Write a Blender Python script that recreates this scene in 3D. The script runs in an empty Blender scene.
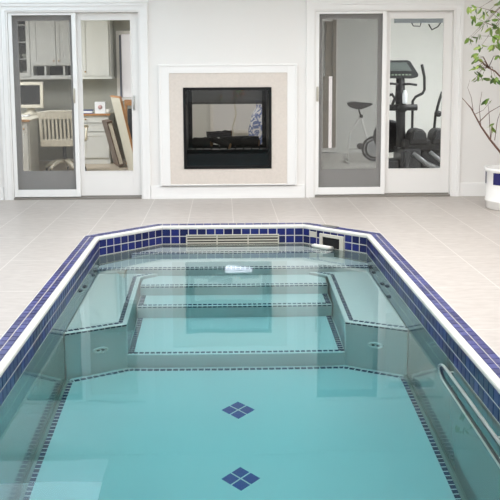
import bpy, math, random
from mathutils import Vector, Matrix
R_ = random.Random(7)
S = bpy.context.scene
COL = S.collection
PI = math.pi

# ------------------------------------------------------------------ camera
FOC, PCX, PCY = 902.63, 238.26, 193.05
pitch, roll, yaw = -0.1373, 0.0061, 0.0163
def cam_dir(u, v):
    cr, sr = math.cos(roll), math.sin(roll)
    u, v = cr*u - sr*v, sr*u + cr*v
    X, Y, Z = u, 1.0, -v
    cp, sp = math.cos(pitch), math.sin(pitch)
    Y, Z = cp*Y - sp*Z, sp*Y + cp*Z
    c, s = math.cos(yaw), math.sin(yaw)
    return Vector((c*X + s*Y, -s*X + c*Y, Z))
fw = cam_dir(0, 0); rt = cam_dir(1, 0) - fw; up = cam_dir(0, -1) - fw
cam_data = bpy.data.cameras.new('camera')
cam = bpy.data.objects.new('camera', cam_data); COL.objects.link(cam)
cam.matrix_world = Matrix(((rt.x, up.x, -fw.x, 0), (rt.y, up.y, -fw.y, 0), (rt.z, up.z, -fw.z, 1.5), (0, 0, 0, 1)))
cam_data.sensor_width = 36; cam_data.lens = FOC/500*36
cam_data.shift_x = (250-PCX)/500; cam_data.shift_y = (PCY-250)/500
cam_data.clip_start = 0.05
S.camera = cam

# ------------------------------------------------------------------ world, light, exposure
S.view_settings.view_transform = 'Standard'; S.view_settings.look = 'None'
S.view_settings.gamma = 1; S.view_settings.use_curve_mapping = False
S.view_settings.exposure = -0.78
world = bpy.data.worlds.new('sky'); S.world = world; world.use_nodes = True
bg = world.node_tree.nodes['Background']; bg.inputs[0].default_value = (0.80, 0.90, 1.0, 1); bg.inputs[1].default_value = 1.2
S.cycles.max_bounces = 14; S.cycles.diffuse_bounces = 5; S.cycles.transmission_bounces = 12; S.cycles.glossy_bounces = 5
S.cycles.transparent_max_bounces = 16
S.cycles.sample_clamp_indirect = 12; S.cycles.blur_glossy = 0.3
S.cycles.use_denoising = True
CEIL = 2.80
def area(name, loc, sx, sy, power, col, rot=(0, 0, 0)):
    l = bpy.data.lights.new(name, 'AREA'); l.shape = 'RECTANGLE'; l.size = sx; l.size_y = sy
    l.energy = power; l.color = col
    o = bpy.data.objects.new(name, l); COL.objects.link(o); o.location = loc; o.rotation_euler = rot
    return o
# daylight coming down the skylight shafts and in through the window behind the viewer
SKY = [(-3.5, -1.4, 4.3, 10.3), (-0.7, 0.9, 3.5, 8.5), (1.7, 3.5, 3.0, 9.0)]
PATCH_LAMP = (0.02, .64, .10, .70)               # unseen lamp under the ceiling, added for the bright patch on the water
area('skylight_daylight', ((SKY[0][0]+SKY[0][1])/2, (SKY[0][2]+SKY[0][3])/2, CEIL+.28), 2.0, 6.0, 120, (0.74, 0.89, 1.0))
area('skylight_daylight', ((SKY[1][0]+SKY[1][1])/2, (SKY[1][2]+SKY[1][3])/2, CEIL+.28), 1.6, 5.0, 350, (0.97, 0.98, 1.0))
area('skylight_daylight', ((SKY[2][0]+SKY[2][1])/2, (SKY[2][2]+SKY[2][3])/2, CEIL+.28), 1.8, 6.0, 190, (1.0, 0.97, 0.93))
area('water_patch_lamp', ((PATCH_LAMP[0]+PATCH_LAMP[1])/2, (PATCH_LAMP[2]+PATCH_LAMP[3])/2, CEIL-.012), .66, .65, 170, (0.80, 0.86, 1.0))
area('window_daylight', (0, -2.55, 1.6), 6.0, 1.9, 35, (1.0, 0.96, 0.93), (PI/2, 0, 0))
area('office_fill_light', (-3.55, 12.3, 2.5), 1.0, 1.8, 250, (0.95, 0.97, 1.0))  # unseen fill lamps added to brighten the office, gym and living room
area('gym_fill_light', (3.85, 12.6, 2.5), .9, 2.6, 200, (0.97, 0.99, 1.0))
area('living_fill_light', (0.0, 13.0, 2.5), 1.4, 2.4, 60, (1.0, 0.97, 0.94))

# ------------------------------------------------------------------ materials
MATS = {}
def lin(c):
    return tuple((x/12.92 if x <= .04045 else ((x+.055)/1.055)**2.4) for x in [v/255 for v in c])
def mat(name, rgb=None, rough=.5, metal=0, noise=0, scale=8, bump=0, spec=.5, coat=0, emit=0, linear=None):
    if name in MATS: return MATS[name]
    m = bpy.data.materials.new(name); m.use_nodes = True; nt = m.node_tree; b = nt.nodes['Principled BSDF']
    c = linear if linear else lin(rgb)
    b.inputs['Base Color'].default_value = (*c, 1); b.inputs['Roughness'].default_value = rough
    b.inputs['Metallic'].default_value = metal; b.inputs['Specular IOR Level'].default_value = spec
    b.inputs['Coat Weight'].default_value = coat
    if emit:
        b.inputs['Emission Color'].default_value = (*c, 1); b.inputs['Emission Strength'].default_value = emit
    if noise or bump:
        tc = nt.nodes.new('ShaderNodeTexCoord'); n = nt.nodes.new('ShaderNodeTexNoise'); n.inputs['Scale'].default_value = scale
        n.inputs['Detail'].default_value = 4
        nt.links.new(tc.outputs['Object'], n.inputs['Vector'])
        if noise:
            r = nt.nodes.new('ShaderNodeMapRange'); r.inputs[3].default_value = 1-noise; r.inputs[4].default_value = 1+noise
            mx = nt.nodes.new('ShaderNodeVectorMath'); mx.operation = 'SCALE'; mx.inputs[0].default_value = c
            nt.links.new(n.outputs['Fac'], r.inputs[0]); nt.links.new(r.outputs[0], mx.inputs['Scale'])
            nt.links.new(mx.outputs[0], b.inputs['Base Color'])
        if bump:
            bp = nt.nodes.new('ShaderNodeBump'); bp.inputs['Strength'].default_value = bump; bp.inputs['Distance'].default_value = .01
            nt.links.new(n.outputs['Fac'], bp.inputs['Height']); nt.links.new(bp.outputs[0], b.inputs['Normal'])
    MATS[name] = m
    return m

def mat_deck():
    m = bpy.data.materials.new('deck_tile'); m.use_nodes = True; nt = m.node_tree; N = nt.nodes; L = nt.links
    b = N['Principled BSDF']; b.inputs['Roughness'].default_value = .42
    geo = N.new('ShaderNodeNewGeometry'); sep = N.new('ShaderNodeSeparateXYZ'); L.new(geo.outputs['Position'], sep.inputs[0])
    def joint(out, off, pitch, half):
        a = N.new('ShaderNodeMath'); a.operation = 'ADD'; a.inputs[1].default_value = off; L.new(out, a.inputs[0])
        p = N.new('ShaderNodeMath'); p.operation = 'PINGPONG'; p.inputs[1].default_value = pitch/2; L.new(a.outputs[0], p.inputs[0])
        g = N.new('ShaderNodeMath'); g.operation = 'LESS_THAN'; g.inputs[1].default_value = half; L.new(p.outputs[0], g.inputs[0])
        return g
    jx = joint(sep.outputs[0], 2.1418+.4468*20, .4468, .0042)
    jy = joint(sep.outputs[1], -6.0355+1.011*20, 1.011, .0045)
    mxj = N.new('ShaderNodeMath'); mxj.operation = 'MAXIMUM'; L.new(jx.outputs[0], mxj.inputs[0]); L.new(jy.outputs[0], mxj.inputs[1])
    n1 = N.new('ShaderNodeTexNoise'); n1.inputs['Scale'].default_value = 9; n1.inputs['Detail'].default_value = 6
    mp = N.new('ShaderNodeMapping'); mp.inputs['Scale'].default_value = (1, 2.6, 1)
    L.new(geo.outputs['Position'], mp.inputs[0]); L.new(mp.outputs[0], n1.inputs['Vector'])
    cr = N.new('ShaderNodeValToRGB'); L.new(n1.outputs['Fac'], cr.inputs[0])
    cr.color_ramp.elements[0].position = .3; cr.color_ramp.elements[0].color = (*lin((170, 161, 154)), 1)
    cr.color_ramp.elements[1].position = .7; cr.color_ramp.elements[1].color = (*lin((184, 176, 169)), 1)
    mx = N.new('ShaderNodeMix'); mx.data_type = 'RGBA'; L.new(mxj.outputs[0], mx.inputs[0]); L.new(cr.outputs[0], mx.inputs[6])
    mx.inputs[7].default_value = (*lin((198, 191, 184)), 1)
    L.new(mx.outputs[2], b.inputs['Base Color'])
    return m
M_deck = mat_deck()
M_wall = mat('wall_paint', (230, 227, 223), .6)
M_trim = mat('trim_paint', (236, 234, 231), .4)
M_ceil = mat('ceiling_paint', (240, 240, 238), .8)
M_shaft = mat('shaft_paint', (245, 246, 248), .8)
M_plaster = mat('pool_plaster', (202, 199, 196), .28, noise=.03, scale=3, spec=.5, coat=.8)
M_pwall = mat('pool_wall_gelcoat_shaded', (128, 127, 119), .09, noise=.03, scale=3)  # glossy wall coat, base darkened below the floor plaster to carry wall shade
M_bull = mat('bullnose_white', (210, 206, 198), .3)
M_grout = mat('grout', (208, 202, 188), .7)
M_t = [mat('blue_tile_a', (17, 25, 84), .32, spec=.35), mat('blue_tile_b', (24, 33, 98), .32, spec=.35), mat('blue_tile_c', (13, 20, 70), .32, spec=.35)]
M_ct = [mat('coping_tile_a', (52, 55, 108), .3), mat('coping_tile_b', (62, 65, 122), .3), mat('coping_tile_c', (42, 44, 94), .3)]
M_mos = [mat('mosaic_a', (11, 15, 54), .5, spec=.2), mat('mosaic_b', (15, 21, 66), .5, spec=.2)]
M_mgrout = mat('mosaic_grout', (196, 190, 190), .6)
M_steel = mat('brushed_steel', (205, 203, 198), .3, 1)
M_beige = mat('beige_plastic', (190, 184, 170), .45)
M_black = mat('black_metal', (10, 10, 10), .5, spec=.25)
M_dark = mat('dark_cavity', (9, 9, 10), .8)
M_door = mat('door_frame_paint', (232, 229, 225), .4)
M_screenframe = mat('screen_frame_white', (238, 236, 233), .4)
M_alu = mat('threshold_aluminium', (150, 145, 138), .4, .7)
M_stone = mat('fireplace_travertine', (214, 204, 194), .55, noise=.09, scale=35)
M_cab = mat('cabinet_paint', (208, 209, 204), .45)
M_cabin = mat('cabinet_recess', (190, 188, 176), .5)
M_cdark = mat('cabinet_interior', (64, 62, 56), .7)
M_brass = mat('brass_knob', (190, 140, 60), .3, 1)
M_wood = mat('oak_edge', (176, 128, 84), .45, noise=.12, scale=20)
M_cream = mat('cream_lacquer', (222, 217, 200), .4)
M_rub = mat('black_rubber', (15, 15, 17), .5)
M_gun = mat('gunmetal', (46, 48, 51), .4, .2)
M_silver = mat('silver_paint', (190, 192, 194), .3, .6)
M_white = mat('white_paint_metal', (225, 225, 222), .35)
M_pot = mat('white_glazed_pot', (238, 236, 232), .25)
M_navy = mat('navy_glaze', (30, 30, 92), .25)
M_soil = mat('soil', (58, 44, 34), .9, noise=.3, scale=30)
M_bark = mat('bark', (104, 74, 60), .8, noise=.2, scale=25)
M_leafs = [mat('leaf_a', (104, 132, 52), .45), mat('leaf_b', (140, 160, 74), .45), mat('leaf_c', (72, 100, 44), .45)]
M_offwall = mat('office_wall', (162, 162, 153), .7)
M_offfloor = mat('office_floor', (186, 174, 156), .5, noise=.05, scale=6)
M_gymwall = mat('gym_wall', (222, 223, 220), .7)
M_log = mat('charred_log', (30, 26, 23), .9, noise=.4, scale=18, bump=.6)
M_logend = mat('log_end', (150, 118, 84), .8, noise=.2, scale=40)
M_paper = mat('paper', (236, 238, 242), .7)
M_crt = mat('crt_glass', (26, 28, 28), .12)
M_blind = mat('blind_fabric', (170, 178, 184), .6)

def mat_glass(name, tint=(1, 1, 1), dark=0.0):
    m = bpy.data.materials.new(name); m.use_nodes = True; nt = m.node_tree; N = nt.nodes; L = nt.links
    N.remove(N['Principled BSDF']); out = N['Material Output']
    tr = N.new('ShaderNodeBsdfTransparent'); tr.inputs[0].default_value = (tint[0]*(1-dark), tint[1]*(1-dark), tint[2]*(1-dark), 1)
    gl = N.new('ShaderNodeBsdfGlossy'); gl.inputs['Roughness'].default_value = .02
    fr = N.new('ShaderNodeFresnel'); fr.inputs[0].default_value = 1.33
    mx = N.new('ShaderNodeMixShader'); L.new(fr.outputs[0], mx.inputs[0]); L.new(tr.outputs[0], mx.inputs[1]); L.new(gl.outputs[0], mx.inputs[2])
    L.new(mx.outputs[0], out.inputs[0]); return m
M_pane = mat_glass('door_glass', (.96, .96, .96))
M_fpane = mat_glass('fireplace_glass', (.85, .85, .84))
M_smoke = mat_glass('smoked_glass', (1, 1, 1), .66)
def mat_screen():
    m = bpy.data.materials.new('insect_screen'); m.use_nodes = True; nt = m.node_tree; N = nt.nodes; L = nt.links
    N.remove(N['Principled BSDF']); out = N['Material Output']
    tr = N.new('ShaderNodeBsdfTransparent'); df = N.new('ShaderNodeBsdfDiffuse'); df.inputs[0].default_value = (.13, .125, .12, 1)
    mx = N.new('ShaderNodeMixShader'); mx.inputs[0].default_value = .31
    L.new(tr.outputs[0], mx.inputs[1]); L.new(df.outputs[0], mx.inputs[2]); L.new(mx.outputs[0], out.inputs[0]); return m
M_screen = mat_screen()
def mat_water():
    m = bpy.data.materials.new('pool_water'); m.use_nodes = True; nt = m.node_tree; N = nt.nodes; L = nt.links
    N.remove(N['Principled BSDF']); out = N['Material Output']
    g = N.new('ShaderNodeBsdfGlass'); g.inputs['IOR'].default_value = 1.333; g.inputs['Roughness'].default_value = 0.0
    geo = N.new('ShaderNodeNewGeometry')
    n = N.new('ShaderNodeTexNoise'); n.inputs['Scale'].default_value = 2.2; n.inputs['Detail'].default_value = 2
    L.new(geo.outputs['Position'], n.inputs['Vector'])
    bp = N.new('ShaderNodeBump'); bp.inputs['Strength'].default_value = .12; bp.inputs['Distance'].default_value = .006
    L.new(n.outputs['Fac'], bp.inputs['Height']); L.new(bp.outputs[0], g.inputs['Normal'])
    L.new(g.outputs[0], out.inputs[0])
    va = N.new('ShaderNodeVolumeAbsorption'); va.inputs['Color'].default_value = (0.0, .84, .90, 1); va.inputs['Density'].default_value = .40
    L.new(va.outputs[0], out.inputs['Volume']); return m
M_water = mat_water()

# ------------------------------------------------------------------ helpers
class MB:
    def __init__(s): s.v = []; s.f = []; s.m = []; s.sm = []
    def face(s, idx, mi=0, smooth=False): s.f.append(tuple(idx)); s.m.append(mi); s.sm.append(smooth)
    def quad(s, a, b, c, d, mi=0, smooth=False):
        n = len(s.v); s.v += [tuple(a), tuple(b), tuple(c), tuple(d)]; s.face((n, n+1, n+2, n+3), mi, smooth)
    def box(s, x0, x1, y0, y1, z0, z1, mi=0, M=None):
        n = len(s.v)
        P = [(x0, y0, z0), (x1, y0, z0), (x1, y1, z0), (x0, y1, z0), (x0, y0, z1), (x1, y0, z1), (x1, y1, z1), (x0, y1, z1)]
        if M: P = [tuple(M @ Vector(p)) for p in P]
        s.v += P
        for q in ((0, 3, 2, 1), (4, 5, 6, 7), (0, 1, 5, 4), (1, 2, 6, 5), (2, 3, 7, 6), (3, 0, 4, 7)): s.face([n+i for i in q], mi)
    def prism(s, poly, z0, z1, mi=0):       # poly ccw seen from above
        n = len(s.v); k = len(poly)
        s.v += [(p[0], p[1], z0) for p in poly] + [(p[0], p[1], z1) for p in poly]
        s.face([n+i for i in range(k)][::-1], mi); s.face([n+k+i for i in range(k)], mi)
        for i in range(k):
            j = (i+1) % k; s.face((n+i, n+j, n+k+j, n+k+i), mi)
    def tube(s, pts, rad, seg=10, mi=0, caps=True, closed=False):
        pts = [Vector(p) for p in pts]; k = len(pts)
        rads = rad if isinstance(rad, (list, tuple)) else [rad]*k
        n0 = len(s.v); up_ = None
        for i, p in enumerate(pts):
            if closed: t = pts[(i+1) % k]-pts[i-1]
            else: t = (pts[min(i+1, k-1)]-pts[max(i-1, 0)])
            t.normalize()
            if up_ is None:
                a = Vector((0, 0, 1)) if abs(t.z) < .9 else Vector((1, 0, 0)); up_ = (a - t*a.dot(t)).normalized()
            else: up_ = (up_ - t*up_.dot(t)).normalized()
            w = t.cross(up_)
            for j in range(seg):
                a = 2*PI*j/seg; s.v.append(tuple(p+(up_*math.cos(a)+w*math.sin(a))*rads[i]))
        rng = k if closed else k-1
        for i in range(rng):
            for j in range(seg):
                a = n0+i*seg+j; b = n0+i*seg+(j+1) % seg; i2 = (i+1) % k; c = n0+i2*seg+(j+1) % seg; d = n0+i2*seg+j
                s.face((a, b, c, d), mi, True)
        if caps and not closed:
            s.face([n0+j for j in range(seg)][::-1], mi); s.face([n0+(k-1)*seg+j for j in range(seg)], mi)
    def lathe(s, prof, c=(0, 0, 0), seg=32, mi=0, axis='z', smooth=True):
        n0 = len(s.v)
        for r, h in prof:
            for j in range(seg):
                a = 2*PI*j/seg; x, y = r*math.cos(a), r*math.sin(a)
                if axis == 'z': q = (c[0]+x, c[1]+y, c[2]+h)
                elif axis == 'y': q = (c[0]+x, c[1]+h, c[2]+y)
                else: q = (c[0]+h, c[1]+x, c[2]+y)
                s.v.append(q)
        for i in range(len(prof)-1):
            for j in range(seg):
                a = n0+i*seg+j; b = n0+i*seg+(j+1) % seg
                s.face((a, b, b+seg, a+seg), mi, smooth)
        if prof[0][0] > 1e-6: s.face([n0+j for j in range(seg)][::-1], mi)
        if prof[-1][0] > 1e-6: s.face([n0+(len(prof)-1)*seg+j for j in range(seg)], mi)
    def extrude_y(s, poly, y0, y1, mi=0):   # poly in (x,z)
        n = len(s.v); k = len(poly)
        s.v += [(p[0], y0, p[1]) for p in poly] + [(p[0], y1, p[1]) for p in poly]
        s.face([n+i for i in range(k)], mi); s.face([n+k+i for i in range(k)][::-1], mi)
        for i in range(k):
            j = (i+1) % k; s.face((n+j, n+i, n+k+i, n+k+j), mi)
    def build(s, name, mats, parent=None, bevel=0, fixn=True):
        me = bpy.data.meshes.new(name); me.from_pydata(s.v, [], s.f)
        for m in (mats if isinstance(mats, list) else [mats]): me.materials.append(m)
        for i, p in enumerate(me.polygons): p.material_index = s.m[i]; p.use_smooth = s.sm[i]
        if fixn:
            import bmesh
            bm = bmesh.new(); bm.from_mesh(me); bmesh.ops.recalc_face_normals(bm, faces=bm.faces); bm.to_mesh(me); bm.free()
        me.update()
        o = bpy.data.objects.new(name, me); COL.objects.link(o)
        if parent:
            o.parent = parent; o.matrix_parent_inverse = Matrix.Translation(-parent_loc(parent))
        if bevel:
            md = o.modifiers.new('bevel', 'BEVEL'); md.width = bevel; md.segments = 2; md.limit_method = 'ANGLE'
        return o
def parent_loc(p):
    v = Vector((0, 0, 0))
    while p is not None:
        v += p.location + (p.matrix_parent_inverse.to_translation() if p.parent else Vector((0, 0, 0)))
        p = p.parent
    return v
def tag(o, label, cat, group=None, kind=None):
    if label: o['label'] = label
    if cat: o['category'] = cat
    if group: o['group'] = group
    if kind: o['kind'] = kind
    return o
def thing(name, loc, label, cat, group=None):
    o = bpy.data.objects.new(name, None); COL.objects.link(o); o.location = loc; o.empty_display_size = .1
    return tag(o, label, cat, group)
def bx(name, m, parent, x0, x1, y0, y1, z0, z1, bevel=0):
    b = MB(); b.box(x0, x1, y0, y1, z0, z1); return b.build(name, m, parent, bevel)
def struct(name, mb, m, label=None):
    o = mb.build(name, m); o['kind'] = 'structure'
    if label: o['label'] = label
    return o

# ------------------------------------------------------------------ pool plan
XL, XR, YF = -1.126, 1.292, 8.533
CW = .1350
Y0 = 1.2                                    # end of the pool nearest the viewer
outer = [(XL-CW, Y0), (XL-CW, YF+CW-.609), (XL-CW+.609, YF+CW), (XR+CW-.609, YF+CW), (XR+CW, YF+CW-.609), (XR+CW, Y0)]
def offset_path(P, o):
    """P is travelled with the pool on its right; positive o moves away from the pool."""
    out = []; k = len(P)
    for i, p in enumerate(P):
        p = Vector(p)
        d0 = (p-Vector(P[i-1])).normalized() if i else None
        d1 = (Vector(P[i+1])-p).normalized() if i < k-1 else None
        if d0 is None: d0 = d1
        if d1 is None: d1 = d0
        n0 = Vector((-d0.y, d0.x)); n1 = Vector((-d1.y, d1.x)); m = (n0+n1).normalized()
        out.append(p + m*(o/m.dot(n0)))
    return out
P = [tuple(p) for p in offset_path(outer, -CW)]
WZ = -.170
FZ = -1.60

def sweep(mb, path, prof, mi=0, smooth=False, closed_path=False):
    rings = [[(q.x, q.y, z) for q in offset_path(path, o)] for o, z in prof]
    for r0, r1 in zip(rings[:-1], rings[1:]):
        for i in range(len(path)-1):
            mb.quad(r0[i], r0[i+1], r1[i+1], r1[i], mi, smooth)
def tile_path(mb, path, rows, pitch, gap, thick, horizontal=True, z=0., nm=3, face=0., seed=1, phase=0):
    """rows: list of (a,b) offsets (horizontal strips at height z) or heights (vertical strips on offset `face`)."""
    rr = random.Random(seed)
    for i in range(len(path)-1):
        A = Vector(path[i]); B = Vector(path[i+1]); d = (B-A); Ln = d.length; d.normalize(); nrm = Vector((-d.y, d.x))
        cnt = max(1, round(Ln/pitch)); step = Ln/cnt
        for (a, b) in rows:
            if horizontal:
                pa = offset_path(path, a); pb = offset_path(path, b)
                sa, ea = (pa[i]-A).dot(d), (pa[i+1]-A).dot(d); sb, eb = (pb[i]-A).dot(d), (pb[i+1]-A).dot(d)
                lo = min(sa, sb); hi = max(ea, eb); k0 = math.floor(lo/step); k1 = math.ceil(hi/step)
            else:
                k0, k1 = 0, cnt; pf = offset_path(path, face)
                s0, e0 = (pf[i]-A).dot(d), (pf[i+1]-A).dot(d)
            for k in range(k0, k1):
                u0 = k*step+gap/2; u1 = (k+1)*step-gap/2; mi = rr.randrange(nm)
                if horizontal:
                    q = []
                    for (u, o, lo_, hi_) in ((u0, a, sa, ea), (u1, a, sa, ea), (u1, b, sb, eb), (u0, b, sb, eb)):
                        u = min(max(u, lo_+gap/2), hi_-gap/2); w = A+d*u+nrm*o; q.append((w.x, w.y))
                    if (Vector(q[1])-Vector(q[0])).length < .006 and (Vector(q[2])-Vector(q[3])).length < .006: continue
                    ar = sum(q[j][0]*q[(j+1) % 4][1]-q[(j+1) % 4][0]*q[j][1] for j in range(4))
                    if ar < 0: q = q[::-1]
                    mb.prism(q, z-.001, z+thick, mi)
                else:
                    u0 = max(u0, s0+gap/2); u1 = min(u1, e0-gap/2)
                    if u1-u0 < .005: continue
                    w0 = A+d*u0+nrm*(face+.001); w1 = A+d*u1+nrm*(face+.001); v0 = A+d*u0+nrm*(face-thick); v1 = A+d*u1+nrm*(face-thick)
                    q = [(w0.x, w0.y), (v0.x, v0.y), (v1.x, v1.y), (w1.x, w1.y)]
                    mb.prism(q, a, b, mi)

# ------------------------------------------------------------------ room shell
YW = 10.4466; WT = .17
XA, XB = -4.3, 4.5
# deck with the pool cut out of it
d = MB()
def dq(poly):
    n = len(d.v); d.v += [(x, y, 0.0) for x, y in poly]; d.face(range(n, n+len(poly)))
o = [tuple(v) for v in offset_path(P, CW-.002)]
YB = -2.7
d.prism([(XA, YB), (o[0][0], YB), (o[0][0], o[1][1]), (o[1][0], o[1][1]), (XA, o[1][1])][:2]+[(o[1][0], o[1][1]), (XA, o[1][1])], -.12, 0)
d.prism([(o[5][0], YB), (XB, YB), (XB, o[4][1]), (o[4][0], o[4][1])], -.12, 0)
d.prism([(XA, o[1][1]), (o[1][0], o[1][1]), (o[2][0], o[2][1]), (o[2][0], YW+WT), (XA, YW+WT)], -.12, 0)
d.prism([(o[2][0], o[2][1]), (o[3][0], o[3][1]), (o[3][0], YW+WT), (o[2][0], YW+WT)], -.12, 0)
d.prism([(o[3][0], o[3][1]), (o[4][0], o[4][1]), (XB, o[4][1]), (XB, YW+WT), (o[3][0], YW+WT)], -.12, 0)
d.prism([(o[0][0], YB), (o[5][0], YB), (o[5][0], Y0-CW), (o[0][0], Y0-CW)], -.12, 0)
struct('floor', d, M_deck)

DL0, DL1, DR0, DR1, DT = -2.455, -.935, 1.045, 2.668, 2.16     # door openings
FX0, FX1, FZ0, FZ1 = -.458, .560, .345, 1.285                  # fireplace opening
w = MB()
for (a, b, z0, z1) in [(XA, DL0, 0, CEIL), (DL1, FX0, 0, CEIL), (FX1, DR0, 0, CEIL), (DR1, XB, 0, CEIL),
                       (DL0, DL1, DT, CEIL), (DR0, DR1, DT, CEIL), (FX0, FX1, 0, FZ0), (FX0, FX1, FZ1, CEIL)]:
    w.box(a, b, YW, YW+WT, z0, z1)
struct('wall_far', w, M_wall)
w = MB(); w.box(XA-.15, XA, YB, YW+WT, 0, CEIL); struct('wall_left', w, M_wall)
w = MB(); w.box(XB, XB+.15, YB, YW+WT, 0, CEIL); struct('wall_right', w, M_wall)
w = MB()
for a in [(XA, -3.2, 0, CEIL), (3.2, XB, 0, CEIL), (-3.2, 3.2, 0, .6), (-3.2, 3.2, 2.6, CEIL)]:
    w.box(a[0], a[1], YB-.15, YB, a[2], a[3])
struct('wall_back', w, M_wall)
wf = MB()
for x in (-3.2, -1.08, 1.04, 3.16): wf.box(x-.0, x+.04, YB-.1, YB-.05, .6, 2.6)
wf.box(-3.2, 3.2, YB-.1, YB-.05, .6, .65); wf.box(-3.2, 3.2, YB-.1, YB-.05, 2.55, 2.6)
struct('window_1', wf, M_trim)
# ceiling with three skylight wells
c = MB(); xs = [XA] + sorted([v for s in SKY for v in s[:2]]) + [XB]
for a, b in zip(xs[:-1], xs[1:]):
    s = [q for q in SKY if abs(q[0]-a) < 1e-6]
    if s:
        c.box(a, b, YB, s[0][2], CEIL, CEIL+.12); c.box(a, b, s[0][3], YW+WT, CEIL, CEIL+.12)
    else: c.box(a, b, YB, YW+WT, CEIL, CEIL+.12)
struct('ceiling', c, M_ceil)
for i, s in enumerate(SKY):
    c = MB(); t = .04
    c.box(s[0]-t, s[0], s[2]-t, s[3]+t, CEIL+.12, CEIL+.34); c.box(s[1], s[1]+t, s[2]-t, s[3]+t, CEIL+.12, CEIL+.34)
    c.box(s[0], s[1], s[2]-t, s[2], CEIL+.12, CEIL+.34); c.box(s[0], s[1], s[3], s[3]+t, CEIL+.12, CEIL+.34)
    struct('window_%d' % (i+2), c, M_shaft)
c = MB(); z0, z1 = CEIL-.03, CEIL
c.box(PATCH_LAMP[0]-.04, PATCH_LAMP[0], PATCH_LAMP[2]-.04, PATCH_LAMP[3]+.04, z0, z1); c.box(PATCH_LAMP[1], PATCH_LAMP[1]+.04, PATCH_LAMP[2]-.04, PATCH_LAMP[3]+.04, z0, z1); c.box(PATCH_LAMP[0], PATCH_LAMP[1], PATCH_LAMP[2]-.04, PATCH_LAMP[2], z0, z1); c.box(PATCH_LAMP[0], PATCH_LAMP[1], PATCH_LAMP[3], PATCH_LAMP[3]+.04, z0, z1)
struct('window_8', c, M_trim)  # frame dressing the added lamp; the ceiling has no opening here
# baseboards of the far wall
b = MB(); b.box(-.935+.09, DR0-.10, YW-.022, YW, 0, .150); b.box(-.935+.09, DR0-.10, YW-.03, YW, 0, .03); struct('baseboard_middle', b, M_trim)
b = MB(); b.box(DR1+.09, XB, YW-.018, YW, 0, .145); b.box(DR1+.09, XB, YW-.012, YW, .145, .16); struct('baseboard_right', b, M_trim)
b = MB(); b.box(XA, DL0-.10, YW-.018, YW, 0, .145); struct('baseboard_left', b, M_trim)
# casings round the doors: mitred boards with a raised outer bead
def casing(name, x0, x1):
    b = MB()
    for a0, a1, yy in ((0, .075, .022), (.05, .085, .034)):
        b.box(x0-a1, x0-a0, YW-yy, YW, 0, DT+a1); b.box(x1+a0, x1+a1, YW-yy, YW, 0, DT+a1); b.box(x0-a0, x1+a0, YW-yy, YW, DT+a0, DT+a1)
    b.box(x0-.1, x1+.1, YW-.045, YW, DT+.085, DT+.115)
    struct(name, b, M_trim)
casing('trim_1', DL0, DL1); casing('trim_2', DR0, DR1)

# ------------------------------------------------------------------ sliding doors
def ring(mb, x0, x1, z0, z1, wl, wr, wb, wt, y0, y1, mi=0):
    mb.box(x0, x0+wl, y0, y1, z0, z1, mi); mb.box(x1-wr, x1, y0, y1, z0, z1, mi)
    mb.box(x0+wl, x1-wr, y0, y1, z0, z0+wb, mi); mb.box(x0+wl, x1-wr, y0, y1, z1-wt, z1, mi)
def pull(name, parent, x, z, y, m):
    h = MB()
    h.tube([(x-.022, y, z-.07), (x-.022, y-.035, z-.06), (x-.022, y-.04, z), (x-.022, y-.035, z+.06), (x-.022, y, z+.07)], .008, 8)
    h.box(x-.034, x-.010, y-.006, y, z-.085, z+.085)
    return h.build(name, m, parent)
def door(name, x0, x1, xm):
    fr = MB()
    fr.box(x0, x0+.02, YW-.01, YW+WT, 0, DT); fr.box(x1-.02, x1, YW-.01, YW+WT, 0, DT); fr.box(x0+.02, x1-.02, YW-.01, YW+WT, DT-.02, DT)
    root = fr.build(name, M_door); root['kind'] = 'structure'
    th = MB(); th.box(x0+.02, x1-.02, YW-.03, YW+WT, 0, .022); th.box(x0+.02, x1-.02, YW+.045, YW+.055, .022, .034); th.build('threshold', M_alu, root)
    # insect screen in front of the left leaf
    s = MB(); ring(s, x0+.022, xm, .028, DT-.022, .042, .050, .085, .028, YW+.005, YW+.035); sf = s.build('screen_frame', M_screenframe, root, .003)
    q = MB(); q.box(x0+.064, xm-.05, YW+.019, YW+.021, .113, DT-.05); q.build('screen', M_screen, sf)
    # two glass leaves
    for k, (a, b_, y0) in enumerate(((x0+.02, xm+.01, YW+.105), (xm-.04, x1-.02, YW+.06))):
        s = MB(); ring(s, a, b_, .03, DT-.022, .085, .095, .29, .08, y0, y0+.038)
        ring(s, a+.078, b_-.088, .312, DT-.095, .012, .012, .012, .012, y0-.006, y0)
        lf = s.build('glass_leaf', M_door, root, .002)
        q = MB(); q.box(a+.083, b_-.093, y0+.016, y0+.022, .318, DT-.10); q.build('pane', M_pane, lf)
    return root
d1 = door('door_1', DL0, DL1, -1.665); d2 = door('door_2', DR0, DR1, 1.885)
pull('handle', d1, -1.005, 1.11, YW+.06, M_steel); pull('handle', d1, -1.685, 1.20, YW+.005, M_beige)
pull('handle', d2, 1.112, 1.20, YW+.005, M_beige); pull('handle', d2, 1.165, 1.16, YW+.105, M_trim)

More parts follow.
